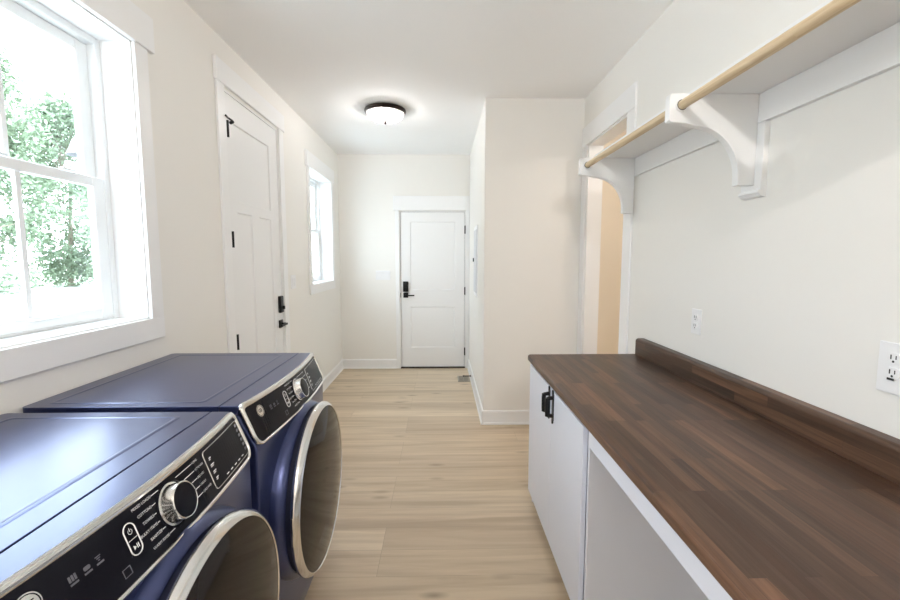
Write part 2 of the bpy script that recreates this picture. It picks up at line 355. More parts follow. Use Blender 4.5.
# door_2: two-panel door in the far wall (u = x, n = -y)
d2 = thing('door_2', (-.108, YF, 0), kind='structure')
P2 = lambda u, n, z: (u, YF+.006-n, z)
build('door_slab', panel_slab(bmesh.new(), -.523, .306, .022, 2.048, [(-.40, .183, 1.045, 1.925), (-.40, .183, .28, .82)], P2, rec=.008), 'door', d2)
build('door_jamb', boxes((D2[0], D2[0]+.007, YF, YF+WT, 0, D2[3]), (D2[1]-.007, D2[1], YF, YF+WT, 0, D2[3]), (D2[0]+.007, D2[1]-.007, YF, YF+WT, D2[3]-.007, D2[3])), 'trim', d2)
build('door_stop_strip', boxes((D2[0]+.007, D2[0]+.03, YF+.047, YF+.06, 0, D2[3]-.007), (D2[1]-.03, D2[1]-.007, YF+.047, YF+.06, 0, D2[3]-.007), (D2[0]+.03, D2[1]-.03, YF+.047, YF+.06, D2[3]-.03, D2[3]-.007)), 'gasket', d2)
build('threshold', boxes((D2[0], D2[1], YF-.01, YF+.12, 0, .018)), 'bronze', d2)
build('casing', boxes((D2[0]-.055, D2[0]-.004, YF-.02, YF, 0, D2[3]+.008), (D2[1]+.004, D2[1]+.05, YF-.02, YF, 0, D2[3]+.008)), 'trim', d2, bevel=.002, seg=1)
build('header_casing', boxes((D2[0]-.075, .368, YF-.026, YF, D2[3]+.008, 2.25)), 'trim', d2, bevel=.002, seg=1)
for zz in (1.825, 1.03, .225):
    build('hinge', tube(boxes((.303, .314, YF-.008, YF, zz-.048, zz+.048)), [(.312, YF-.006, zz-.052), (.312, YF-.006, zz+.052)], .007, 10), 'black', d2)
lock_set(d2, P2, -.462, .975, 1.088, 1, kh=.135, kw=.068)
build('strike_plate', boxes((-.5315, -.5265, YF-.002, YF+.02, .945, 1.005)), 'black', d2)

# door_3: cased opening in the right wall
d3 = thing('door_3', (XR, 3.22, 0), kind='structure')
build('jamb_liner', boxes((XR, XR+.12, OP[0], OP[0]+.012, 0, OP[2]), (XR, XR+.12, OP[1]-.012, OP[1], 0, OP[2]), (XR, XR+.12, OP[0]+.012, OP[1]-.012, OP[2]-.012, OP[2])), 'trim', d3)
build('casing', boxes((XR-.014, XR, OP[0]-.12, OP[0]-.004, 0, OP[2]), (XR-.014, XR, OP[1]+.004, 3.708, 0, OP[2])), 'trim', d3, bevel=.002, seg=1)
build('header_casing', boxes((XR-.016, XR, OP[0]-.12, 3.712, OP[2], OP[2]+.15)), 'trim', d3, bevel=.002, seg=1)

# ------------------------------------------------------------------ ceiling light
LX, LY = -.49, 4.0
cl = thing('ceiling_light', (LX, LY, ZC), 'flush ceiling light with bronze ring and ribbed glass bowl, lit', 'ceiling light')
build('ring', lathe(bmesh.new(), [(0, -.001), (.164, -.001), (.174, -.004), (.181, -.010), (.182, -.024), (.176, -.027), (.177, -.036), (.170, -.040), (.164, -.038), (.162, -.02), (0, -.02)], (LX, LY, ZC), (0, 0, 1)), 'bronze', cl, smooth=True)
dm = bmesh.new(); prof = []
for i in range(15):
    a = i/14*PI/2; prof.append((.164*math.cos(a)**.85 if i < 14 else .012, -.036-.072*math.sin(a)))
lathe(dm, prof, (LX, LY, ZC), (0, 0, 1), 96)
for v in dm.verts:
    an = math.atan2(v.co.y-LY, v.co.x-LX); k = 1+.012*math.cos(an*24); v.co.x = LX+(v.co.x-LX)*k; v.co.y = LY+(v.co.y-LY)*k
build('glass_bowl', dm, 'dome', cl, smooth=True)
build('finial', lathe(bmesh.new(), [(0, -.104), (.014, -.105), (.017, -.110), (.008, -.114), (.013, -.120), (.009, -.128), (0, -.133)], (LX, LY, ZC), (0, 0, 1), 20), 'bronze', cl, smooth=True)
for dx in (-.06, .06):
    build('bulb', lathe(bmesh.new(), [(0, -.02), (.012, -.021), (.014, -.032), (.024, -.045), (.026, -.058), (.018, -.070), (0, -.075)], (LX+dx, LY, ZC), (0, 0, 1), 20), 'bulb', cl, smooth=True)

cl_fill = copy_tree(cl); cl_fill.location = (.5, -.8, ZC-.28); build('stem', tube(bmesh.new(), [(.5, -.8, ZC), (.5, -.8, ZC-.281)], .012, 16), 'bronze', cl_fill); cl_fill['label'] = 'added unseen fill light, a semi-flush copy of the ceiling light, behind the camera'  # unseen fixture added behind the camera to brighten the room
# ------------------------------------------------------------------ wall plates, vent, door stop, breaker panel
def plate_left():
    t = thing('switch_plate', (XL, 3.88, 1.25), 'white two-rocker switch plate on the left wall between the tall door and the far window', 'light switch')
    build('plate', boxes((XL, XL+.005, 3.82, 3.94, 1.19, 1.31)), 'plate', t, bevel=.002)
    for y in (3.857, 3.903): build('rocker', boxes((XL+.005, XL+.009, y-.016, y+.016, 1.215, 1.285)), 'plate', t, bevel=.0015, seg=1)
plate_left()
t = thing('switch_plate', (-.755, YF, 1.235), 'white wide multi-rocker switch plate on the far wall left of the door', 'light switch')
build('plate', boxes((-.85, -.66, YF-.005, YF, 1.175, 1.295)), 'plate', t, bevel=.002)
for k in range(4): x = -.755+(k-1.5)*.044; build('rocker', boxes((x-.016, x+.016, YF-.009, YF-.005, 1.2, 1.27)), 'plate', t, bevel=.0015, seg=1)

bp = thing('breaker_panel', (.37, 4.6, 1.45), 'slim white electrical panel on the closet side wall near the far door', 'electrical panel')
build('panel_cover', boxes((.362, .3705, 4.40, 4.80, 1.06, 1.79)), 'plate', bp, bevel=.002, seg=1)
build('panel_door', boxes((.357, .362, 4.43, 4.77, 1.10, 1.75)), 'lampgrey2', bp, bevel=.0015, seg=1)
build('latch', boxes((.346, .357, 4.73, 4.755, 1.42, 1.46)), 'black', bp)

fv = thing('floor_register', (.265, 5.155, 0), 'small nickel floor register beside the closet baseboard', 'floor vent')
build('frame', boxes((.20, .215, 5.03, 5.28, 0, .006), (.325, .34, 5.03, 5.28, 0, .006), (.215, .325, 5.03, 5.045, 0, .006), (.215, .325, 5.265, 5.28, 0, .006)), 'grille', fv)
build('damper', boxes((.215, .325, 5.045, 5.265, .0005, .0015)), 'slot', fv)
build('slats', boxes(*[(.215, .325, 5.05+i*.0215, 5.062+i*.0215, .002, .005) for i in range(10)], (.266, .274, 5.045, 5.265, .002, .0055)), 'grille', fv)
ds = thing('door_stop', (.355, 5.09, .055), 'black spring door stop on the closet baseboard above the floor register', 'door stop')
build('spring_rod', tube(bmesh.new(), [(.356, 5.09, .055), (.270, 5.09, .055)], .006, 10), 'black', ds)
build('mounting_disc', tube(bmesh.new(), [(.3575, 5.09, .055), (.350, 5.09, .055)], .013, 16), 'black', ds)
build('rubber_tip', tube(bmesh.new(), [(.270, 5.09, .055), (.258, 5.09, .055)], .009, 12), 'slot', ds)

def duplex(parent, yc, zc, usb=False):
    r = bmesh.new()
    for dz in (.0195, -.0195):
        n = 24; pts = []
        for i in range(n):
            a = 2*PI*i/n; pts.append((yc+max(-.0172, min(.0172, .0185*math.cos(a))), zc+dz+max(-.0142, min(.0142, .0172*math.sin(a)))))
        prism(r, pts, 'x', XR-.0085, XR-.005)
    f = build('receptacle', r, 'plate', parent)
    s = bmesh.new()
    for dz in (.0195, -.0195):
        box(s, XR-.0092, XR-.0084, yc-.0078, yc-.0054, zc+dz-.002, zc+dz+.008); box(s, XR-.0092, XR-.0084, yc+.0052, yc+.0080, zc+dz-.003, zc+dz+.009)
        prism(s, [(yc+.003*math.cos(2*PI*i/10), zc+dz-.0085+.003*math.sin(2*PI*i/10)) for i in range(10)], 'x', XR-.0092, XR-.0084)
    if usb: box(s, XR-.0092, XR-.0084, yc-.006, yc+.012, zc-.0395, zc-.0335)
    build('slots', s, 'slot', f)
t = thing('wall_outlet', (XR, 1.99, 1.165), 'white single duplex wall outlet above the far half of the countertop', 'outlet')
build('plate', boxes((XR-.005, XR, 1.953, 2.027, 1.105, 1.223)), 'plate', t, bevel=.002)
duplex(t, 1.99, 1.164)
t = thing('wall_outlet', (XR, 1.08, 1.17), 'large white wall outlet plate above the near end of the backsplash, with a charging port', 'outlet')
build('plate', boxes((XR-.005, XR, 1.005, 1.140, 1.102, 1.238)), 'plate', t, bevel=.002)
duplex(t, 1.097, 1.178, True); duplex(t, 1.049, 1.178, False)

# ------------------------------------------------------------------ countertop and cabinet
CZ = .894; CX = .512; CY1 = 2.515; CY0 = -.55
ct = thing('countertop', (.85, 1.0, CZ), 'long dark brown butcher block countertop with rounded front edge and backsplash', 'countertop')
def edge_prof():
    p = [(XR-.001, CZ-.038)]
    p += [(CX+.008, CZ-.038)]
    for i in range(7): a = -PI/2-i/6*PI/2; p.append((CX+.010+.010*math.cos(a), CZ-.028+.010*math.sin(a)))
    for i in range(7): a = PI-i/6*PI/2; p.append((CX+.014+.014*math.cos(a), CZ-.014+.014*math.sin(a)))
    p.append((XR-.001, CZ)); return p
build('worktop', prism(bmesh.new(), edge_prof(), 'y', CY0, CY1), 'walnut', ct, smooth=True, angle=50)
bs = [(XR-.001, CZ), (XR-.052, CZ)] + [(XR-.052+.016*(1-math.cos(i/5*PI/2)), CZ+.081+.016*math.sin(i/5*PI/2)) for i in range(6)] + [(XR-.001, CZ+.097)]
bm = prism(bmesh.new(), bs, 'y', CY0, CY1-.012)
build('backsplash', bm, 'walnut', ct, smooth=True, angle=50, bevel=.003)
dk = thing('desk_frame', (.85, .5, 0), 'white front rail framing the open knee space under the near countertop', 'desk frame')
build('front_rail', boxes((.522, .541, CY0+.05, 1.4785, .795, .851)), 'cab', dk, bevel=.001, seg=1)
build('support_panel', boxes((.53, XR-.003, CY0+.02, CY0+.05, 0, .851)), 'cab', dk)

cb = thing('base_cabinet', (.85, 2.0, 0), 'white two-door base cabinet under the far end of the countertop', 'cabinet')
build('carcass', boxes((.545, XR-.002, 1.506, 1.518, 0, .851), (.545, XR-.002, 2.475, 2.493, 0, .851), (.545, XR-.002, 1.508, 2.475, .09, .108), (XR-.02, XR-.002, 1.508, 2.475, .108, .851),
      (.545, .565, 1.508, 2.475, .83, .851), (.543, .548, 1.504, 1.54, .09, .851), (.527, XR-.002, 1.480, 1.490, 0, .851)), 'cab', cb, bevel=.001, seg=1)
build('toe_kick', boxes((.62, .635, 1.508, 2.475, 0, .09)), 'cab', cb)
def cab_door(y0, y1, yh):
    d = build('door', boxes((.522, .541, y0, y1, .075, .842)), 'cab', cb, bevel=.0015, seg=1)
    h = bmesh.new(); zc = .768; xf = .522
    box(h, xf-.004, xf, yh-.013, yh+.013, zc-.062, zc+.062)
    for s in (-1, 1): prism(h, [(yh+.009*math.cos(2*PI*i/10), zc+s*.068+.013*math.sin(2*PI*i/10)) for i in range(10)], 'x', xf-.006, xf)
    tube(h, [(xf-.003, yh, zc-.044), (xf-.026, yh, zc-.040), (xf-.030, yh, zc-.030), (xf-.030, yh, zc+.030), (xf-.026, yh, zc+.040), (xf-.003, yh, zc+.044)], .009, 12)
    tube(h, [(xf-.028, yh, zc-.044), (xf-.028, yh, zc+.044)], [.010, .010], 12)
    build('handle', h, 'black', d, smooth=True)
cab_door(1.538, 1.995, 1.962); cab_door(1.998, 2.493, 2.030)

# ------------------------------------------------------------------ clothes shelf with brackets and rods
SZ = 2.062
sh = thing('wall_shelf', (1.0, 1.2, SZ), 'long white wall shelf above the countertop on curved brackets', 'shelf')
build('shelf_board', boxes((.934, XR, -.6, 2.712, SZ, SZ+.019)), 'trim', sh, bevel=.001, seg=1)
build('ledger', boxes((XR-.02, XR, -.6, 2.712, SZ-.105, SZ)), 'trim', sh, bevel=.001, seg=1)
def bracket(y, t=.034, backer=True):
    p = [(XR-.0205, SZ-.0005), (.845, SZ-.0005), (.842, SZ-.012), (.842, SZ-.095), (.850, SZ-.102), (.905, SZ-.106), (.925, SZ-.112)]
    x0, z0, x1, z1 = .940, SZ-.116, 1.112, SZ-.300
    for i in range(13):
        a = i/12*PI/2; p.append((x0+(x1-x0)*math.sin(a), z1+(z0-z1)*math.cos(a)))
    p += [(1.112, SZ-.330), (XR-.0205, SZ-.330)]
    b = build('bracket', prism(bmesh.new(), p, 'y', y, y+t), 'trim', sh, bevel=.0015, seg=1)
    if backer:
        q = [(XR, SZ-.106), (XR-.0203, SZ-.106), (XR-.0203, SZ-.350), (XR-.029, SZ-.353), (XR-.031, SZ-.361), (XR-.025, SZ-.366), (XR-.020, SZ-.374), (XR, SZ-.378)]
        build('backer', prism(bmesh.new(), q, 'y', y-.037, y+t+.037), 'trim', b, bevel=.001, seg=1)
BY = (2.676, 1.643, .55)
bracket(BY[0], backer=False); bracket(BY[1]); bracket(BY[2])
def rod(y0, y1, label):
    RX, RZ = .884, 2.018
    r = thing('closet_rod', (RX, (y0+y1)/2, RZ), label, 'closet rod', 'wooden rods under the shelf')
    build('dowel', tube(bmesh.new(), [(RX, y0+.002, RZ), (RX, y1-.002, RZ)], .0165, 28), 'rod', r, smooth=True)
    for a, b in ((y0, y0-.0), (y1, y1)):
        s = 1 if a == y0 else -1
        c = bmesh.new(); rings = [(.0175, .001), (.0225, .001), (.0225, .009), (.0175, .009), (.0175, .001)]
        lathe(c, rings, (RX, a, RZ), (0, s, 0), 28); build('rod_socket', c, 'trim', r, smooth=True)
        build('socket_gap_shade', lathe(bmesh.new(), [(.0160, .0092), (.0190, .0092)], (RX, a, RZ), (0, s, 0), 28), 'slot', r)  # flat dark ring painted in for the shaded gap round the rod end
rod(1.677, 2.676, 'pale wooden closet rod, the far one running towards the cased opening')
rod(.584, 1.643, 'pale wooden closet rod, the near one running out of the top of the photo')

# ------------------------------------------------------------------ washer and dryer (front faces +x, local u = y)
Wd = .77; ZT, ZB = .995, .868; HP = math.hypot(ZT-ZB, .044)
def SP(u, w, off=0.):
    q = (2*u/Wd)**2; Xt = -.600-.030*q; Xb = -.556-.022*q; t = w/HP
    tv = Vector((Xt-Xb, 0, ZT-ZB)).normalized(); n = Vector((tv.z, 0, -tv.x)).normalized()
    return Vector((Xb+(Xt-Xb)*t, u, ZB+(ZT-ZB)*t)) + n*off
def rr(u0, u1, w0, w1, rb, rt, step=.02, nc=7):
    out = []
    def seg(a, b):
        n = 36 if abs(b[0]-a[0]) > abs(b[1]-a[1]) else 8
        for i in range(n): out.append((a[0]+(b[0]-a[0])*i/n, a[1]+(b[1]-a[1])*i/n))
    def arc(cx, cy, r, a0):
        for i in range(nc): a = a0+PI/2*i/nc; out.append((cx+r*math.cos(a), cy+r*math.sin(a)))
    arc(u1-rb, w0+rb, rb, -PI/2); seg((u1, w0+rb), (u1, w1-rt)); arc(u1-rt, w1-rt, rt, 0); seg((u1-rt, w1), (u0+rt, w1))
    arc(u0+rt, w1-rt, rt, PI/2); seg((u0, w1-rt), (u0, w0+rb)); arc(u0+rb, w0+rb, rb, PI); seg((u0+rb, w0), (u1-rb, w0))
    return out
def plate_on(bm, u0, u1, w0, w1, rb, rt, off, thick):
    """rounded plate following the bowed panel, in columns"""
    cols = []
    n = max(2, int((u1-u0)/.012)); r = max(rb, rt)
    us = sorted(set([u0+(u1-u0)*i/n for i in range(n+1)] + [u0+r*(1-math.cos(PI/2*i/6)) for i in range(7)] + [u1-r*(1-math.cos(PI/2*i/6)) for i in range(7)]))
    for u in us:
        d = min(u-u0, u1-u)
        def cut(r): return 0 if d >= r or r <= 0 else r-math.sqrt(max(0, r*r-(r-d)**2))
        a, b = w0+cut(rb), w1-cut(rt)
        cols.append([bm.verts.new(SP(u, a, off)), bm.verts.new(SP(u, b, off)), bm.verts.new(SP(u, b, off-thick)), bm.verts.new(SP(u, a, off-thick))])
    for p, q in zip(cols, cols[1:]):
        for k in range(4): bm.faces.new((p[k], p[(k+1) % 4], q[(k+1) % 4], q[k]))
    bm.faces.new(cols[0]); bm.faces.new(cols[-1][::-1]); return bm
def ring_on(bm, A, B, base, hi, mid=.5):
    """raised frame between two matched outlines A (outer) and B (inner)"""
    n = len(A); loops = []
    for f, o in ((0, base), (.04, hi*.6), (.3, hi), (.7, hi), (.96, hi*.6), (1, base)):
        loops.append([bm.verts.new(SP(a[0]+(b[0]-a[0])*f, a[1]+(b[1]-a[1])*f, o)) for a, b in zip(A, B)])
    for p, q in zip(loops, loops[1:]):
        for i in range(n): bm.faces.new((p[i], p[(i+1) % n], q[(i+1) % n], q[i]))
    return bm
def flat_on(bm, u0, u1, w0, w1, off=.0008):
    return plate_on(bm, u0, u1, w0, w1, 0, 0, off, .0004)
XB = -1.298
def xf(u): q = (2*u/Wd)**2; return -.560-.022*q
def make_machine(kind):
    washer = kind == 'washer'
    r = thing('washing_machine' if washer else 'tumble_dryer', (-.92, 0, 0))
    # body: columns across the width
    bm = bmesh.new(); H = Wd/2; NU = 28; cols = []
    for i in range(NU+1):
        u = -H+Wd*i/NU; f = xf(u); sp = SP(u, HP, -.006); sb = SP(u, 0, -.006)
        ring = [(XB, .03), (f-.03, .03), (f-.006, .055), (f, .12), (f, .84), (sb.x, sb.z), (sp.x, .970), (XB, .970)]
        cols.append([bm.verts.new((x, u, z)) for x, z in ring])
    for p, q in zip(cols, cols[1:]):
        n = len(p)
        for k in range(n): bm.faces.new((p[k], p[(k+1) % n], q[(k+1) % n], q[k]))
    bm.faces.new(cols[0]); bm.faces.new(cols[-1][::-1])
    build('body', bm, 'navy', r, bevel=.006, seg=3)
    # lid: flat panel behind the groove, bowed cap in front of it
    bm = bmesh.new(); GX = -.694
    pts = rrect_xy(XB-.004, GX, -H-.001, H+.001, .018, .002)
    prism(bm, pts, 'z', .971, 1.0)
    lid = build('top_panel', bm, 'navy', r, bevel=.004, seg=3)
    # embossed step on the lid
    e = bmesh.new(); loops = []
    for k, (ins, hgt) in enumerate(((-.008, .0002), (-.002, .0016), (.002, .0016), (.008, .0002))):
        loops.append([e.verts.new((x, y, 1.0+hgt)) for x, y in rrect_xy(-1.240+ins, -.762-ins, -H+.040+ins, H-.043-ins, .016, .020, 6)])
    for p, q in zip(loops, loops[1:]):
        for i in range(len(p)): e.faces.new((p[i], p[(i+1) % len(p)], q[(i+1) % len(p)], q[i]))
    build('embossed_bead', e, 'navy', lid, smooth=True, angle=60)
    bm = bmesh.new(); cols = []
    for i in range(NU+1):
        u = -H-.001+(Wd+.002)*i/NU; t = SP(u, HP, -.003)
        cols.append([bm.verts.new(p) for p in ((GX+.003, u, .971), (t.x-.004, u, .971), (t.x+.002, u, .990), (t.x-.001, u, .997), (t.x-.006, u, 1.0), (GX+.003, u, 1.0))])
    for p, q in zip(cols, cols[1:]):
        for k in range(6): bm.faces.new((p[k], p[(k+1) % 6], q[(k+1) % 6], q[k]))
    bm.faces.new(cols[0]); bm.faces.new(cols[-1][::-1])
    build('front_cap', bm, 'navy', r, bevel=.003, seg=2)
    build('top_seam', boxes((GX-.002, GX+.005, -H+.004, H-.004, .965, .9965)), 'seam', r)
    # control panel
    cp = build('control_panel', plate_on(bmesh.new(), -.377, .377, .004, .130, .030, .016, .002, .006), 'blackglass', r)
    A = rr(-.3855, .3855, -.005, .143, .036, .020); B = rr(-.374, .374, .005, .125, .028, .014)
    build('chrome_trim', ring_on(bmesh.new(), A, B, -.004, .007), 'chrome', cp, smooth=True, angle=50)
    # display window with thin silver outline
    dp = build('display', plate_on(bmesh.new(), .152, .372, .014, .114, .010, .010, .0028, .001), 'blackglass', cp)
    ring = bmesh.new(); ring_on(ring, rr(.150, .374, .012, .116, .012, .012), rr(.1525, .3715, .0145, .1135, .010, .010), .002, .0035); build('display_outline', ring, 'chrome', dp)
    mk = bmesh.new()
    for i in range(6): flat_on(mk, .352, .366, .026+i*.0145, .034+i*.0145, .0034)
    build('display_option_column', mk, 'dimink', dp); mk = bmesh.new()
    for i, (a, b) in enumerate(((.168, .178), (.165, .182), (.165, .180), (.166, .178))): flat_on(mk, a, b, .090-i*.0175, .0925-i*.0175, .0034); flat_on(mk, a-.001, b-.004, .086-i*.0175, .088-i*.0175, .0034)
    build('display_setting_column', mk, 'ink', dp); mk = bmesh.new()
    for i in range(5): flat_on(mk, .215+i*.026, .228+i*.026, .021, .0235, .0034)
    build('display_button_row', mk, 'ink', dp)
    # start pill
    pl = bmesh.new(); ring_on(pl, rr(-.1325, -.1035, .038, .102, .0144, .0144, nc=8), rr(-.1300, -.1060, .0405, .0995, .0118, .0118, nc=8), .001, .0035)
    flat_on(pl, -.128, -.108, .0695, .0705, .0025)
    n = 20
    for j in range(n):      # power symbol: open ring with a stroke
        a0, a1 = PI/2+.5+(2*PI-1)*j/n, PI/2+.5+(2*PI-1)*(j+1)/n
        pl.faces.new([pl.verts.new(SP(-.118+rad*math.cos(a), .085+rad*math.sin(a), .0027)) for rad, a in ((.0052, a0), (.0052, a1), (.0041, a1), (.0041, a0))])
    flat_on(pl, -.1186, -.1174, .085, .092, .0027)
    pl.faces.new([pl.verts.new(SP(a, b, .0027)) for a, b in ((-.124, .050), (-.124, .059), (-.1175, .0545))])
    for a in (-.116, -.1125): flat_on(pl, a, a+.0016, .050, .059, .0027)
    build('start_button', pl, 'ink', cp)
    # cycle names round the knob, each with its leader line
    left = [('MIXED LOADS', .115), ('COTTONS', .097), ('TOWELS', .079), ('BULKY ITEMS', .061), ('SANITIZE', .043), ('WARM RINSE', .025)] if washer else \
           [('MIXED LOADS', .115), ('COTTONS', .097), ('TOWELS', .079), ('BULKY ITEMS', .061), ('SANITIZE', .043), ('WARM UP', .025)]
    right = [('NORMAL', .112), ('ACTIVE WEAR', .094), ('DELICATES', .075), ('CASUALS', .056), ('QUICK WASH' if washer else 'QUICK DRY', .038)]
    lx = [(-.045, -.022), (-.052, -.036), (-.054, -.038), (-.054, -.036), (-.050, -.027), (-.038, -.009)]
    for (s, w), (a, b) in zip(left, lx):
        tb = text_bm(s, .0080, lambda x, y, a=a, w=w: SP(a-.002+x, w+y, .0028), 'RIGHT'); flat_on(tb, a, b, w-.0007, w+.0007, .0024)
        build('cycle_name', tb, 'ink', cp)
    rx = [(.036, .098), (.058, .100), (.070, .104), (.070, .108), (.058, .104)]
    for (s, w), (a, b) in zip(right, rx):
        b = min(b, .100)
        tb = text_bm(s, .0074, lambda x, y, b=b, w=w: SP(b+.002+x*.8, w+y, .0028), 'LEFT'); flat_on(tb, a, b, w-.0007, w+.0007, .0024)
        build('cycle_name', tb, 'ink', cp)
    # dim indicator icons and tap mark
    for k, u in enumerate((-.235, -.21, -.187)):
        ic = bmesh.new(); flat_on(ic, u-.008, u+.006, .074, .077, .0024)
        if k == 0:
            for i in range(3): flat_on(ic, u-.008+i*.005, u-.0045+i*.005, .080, .090, .0024)
        elif k == 1: plate_on(ic, u-.007, u+.005, .080, .087, .003, .003, .0024, .0004)
        else:
            for i, w in enumerate((.003, .006, .009)): flat_on(ic, u-.0015-w*.6, u-.0015+w*.6, .080+i*.0035, .0815+i*.0035, .0024)
        build('indicator_icon', ic, 'dimink', cp)
    ic = bmesh.new()
    for a in ((-.162, -.144, .020, .0212), (-.162, -.144, .0348, .036), (-.162, -.1605, .020, .036), (-.1455, -.144, .020, .036)): flat_on(ic, *a, .0024)
    build('tap_mark', ic, 'dimink', cp)
    # round maker's badge with its monogram
    U, V = -.302, .092; bd = bmesh.new()
    bd.faces.new([bd.verts.new(SP(U+.0195*math.cos(2*PI*i/40), V+.0195*math.sin(2*PI*i/40), .0034)) for i in range(40)])
    bg = build('badge', bd, 'chrome', cp)
    ri = bmesh.new()
    for rad in ((.0175, .0160),):
        for i in range(40):
            a0, a1 = 2*PI*i/40, 2*PI*(i+1)/40
            ri.faces.new([ri.verts.new(SP(U+q*math.cos(a), V+q*math.sin(a), .0038)) for q, a in ((rad[0], a0), (rad[0], a1), (rad[1], a1), (rad[1], a0))])
    tb = text_bm('GE', .017, lambda x, y: SP(U+x, V+y, .0038), 'CENTER')
    me = bpy.data.meshes.new('m'); tb.to_mesh(me); ri.from_mesh(me); tb.free(); bpy.data.meshes.remove(me)
    build('badge_monogram', ri, 'blackglass', bg)
    # knob
    kc = SP(.001, .070, .002); kn = (SP(.001, .070, 1)-SP(.001, .070, 0)).normalized()
    k = build('program_knob', lathe(bmesh.new(), [(.046, 0), (.046, .002), (.041, .004), (.040, .007), (.0395, .026), (.0390, .029), (.037, .0305), (.0358, .0295)], kc, kn, 56), 'chrome', r, smooth=True, angle=35)
    build('knob_face', lathe(bmesh.new(), [(0, .0298), (.033, .0298), (.0360, .0295)], kc, kn, 56), 'blackglass', k, smooth=True)
    build('knob_base_ring', lathe(bmesh.new(), [(.050, .0), (.050, .002), (.0455, .0035)], kc, kn, 56), 'blackglass', k, smooth=True)  # low black glass ring round the knob base
    # door
    DZ = .54; dc = (0, 0, DZ); ax = (1, 0, 0)
    build('door_surround', lathe(bmesh.new(), [(.338, -.60), (.336, -.560), (.331, -.545), (.324, -.532), (.316, -.528), (.310, -.534), (.308, -.58)], dc, ax, 96), 'navy', r, smooth=True, angle=50)
    dr = build('door', lathe(bmesh.new(), [(.304, -.58), (.306, -.56), (.310, -.510), (.300, -.498), (.26, -.52)], dc, ax, 96), 'navy_dark', r, smooth=True)
    build('door_ring', lathe(bmesh.new(), [(.310, -.512), (.322, -.511), (.3285, -.507), (.330, -.500), (.328, -.493), (.322, -.486), (.316, -.481), (.312, -.479), (.310, -.481), (.309, -.50)], dc, ax, 120), 'chrome', dr, smooth=True, angle=50)
    prof = [(0, -.458)]+[(.3098*i/10, -.458-.024*(i/10)**2.4) for i in range(1, 11)]+[(.3098, -.495)]
    build('door_glass', lathe(bmesh.new(), prof, dc, ax, 96), 'doorglass', dr, smooth=True)
    hb = bmesh.new(); box(hb, -.507, -.497, -.3295, -.325, DZ-.05, DZ+.05); build('door_handle', hb, 'chrome', dr, bevel=.002)
    for x in (XB+.05, -.63):
        for y in (-H+.05, H-.05): build('foot', lathe(bmesh.new(), [(0, 0), (.024, 0), (.024, .012), (.012, .014), (.012, .034), (0, .034)], (x, y, 0), (0, 0, 1), 20), 'slot', r)
    return r
def rrect_xy(x0, x1, y0, y1, ra, rb, nc=5):
    """rounded outline: radius ra on the x0 side, rb on the x1 side"""
    o = []
    for cx, cy, r, a0 in ((x1-rb, y0+rb, rb, -PI/2), (x1-rb, y1-rb, rb, 0), (x0+ra, y1-ra, ra, PI/2), (x0+ra, y0+ra, ra, PI)):
        for i in range(nc+1): a = a0+PI/2*i/nc; o.append((cx+r*math.cos(a), cy+r*math.sin(a)))
    return o
wm = make_machine('washer'); wm.location.y = .90
tag(wm, 'navy front-load washer nearest the camera, under the big window', 'washing machine')
dy = make_machine('dryer'); dy.location.y = 1.716
tag(dy, 'navy front-load dryer beyond the washer, its round badge in full view', 'dryer')

# ------------------------------------------------------------------ outdoors
tag(build('ground', boxes((-60, 40, -40, 60, -.5, -.30)), 'grass'), **S)
tag(build('path_driveway', boxes((-24, XL-.6, -20, 40, -.3, -.285)), 'concrete'), **S)
bl = thing('barn_light', (XL-WL, 2.62, 2.35), 'grey gooseneck outdoor barn light seen through the upper window sash', 'outdoor light')
BX, BYY, BZ = -1.95, 2.48, 2.115
build('shade', lathe(bmesh.new(), [(.018, .03), (.026, .0), (.045, -.02), (.058, -.06), (.075, -.10), (.073, -.10), (.056, -.06), (.043, -.022), (0, -.01)], (BX, BYY, BZ), (0, 0, 1), 32), 'lampgrey', bl, smooth=True)
build('gooseneck', tube(bmesh.new(), [(XL-WL, 2.62, 2.32), (XL-WL-.06, 2.60, 2.36), (XL-WL-.2, 2.56, 2.42), (BX+.12, 2.53, 2.40), (BX+.03, 2.50, 2.30), (BX, BYY, 2.2), (BX, BYY, BZ+.02)], .010, 12), 'lampgrey', bl, smooth=True)
build('wall_disc', tube(bmesh.new(), [(XL-WL, 2.62, 2.32), (XL-WL-.02, 2.62, 2.32)], .05, 24), 'lampgrey', bl)

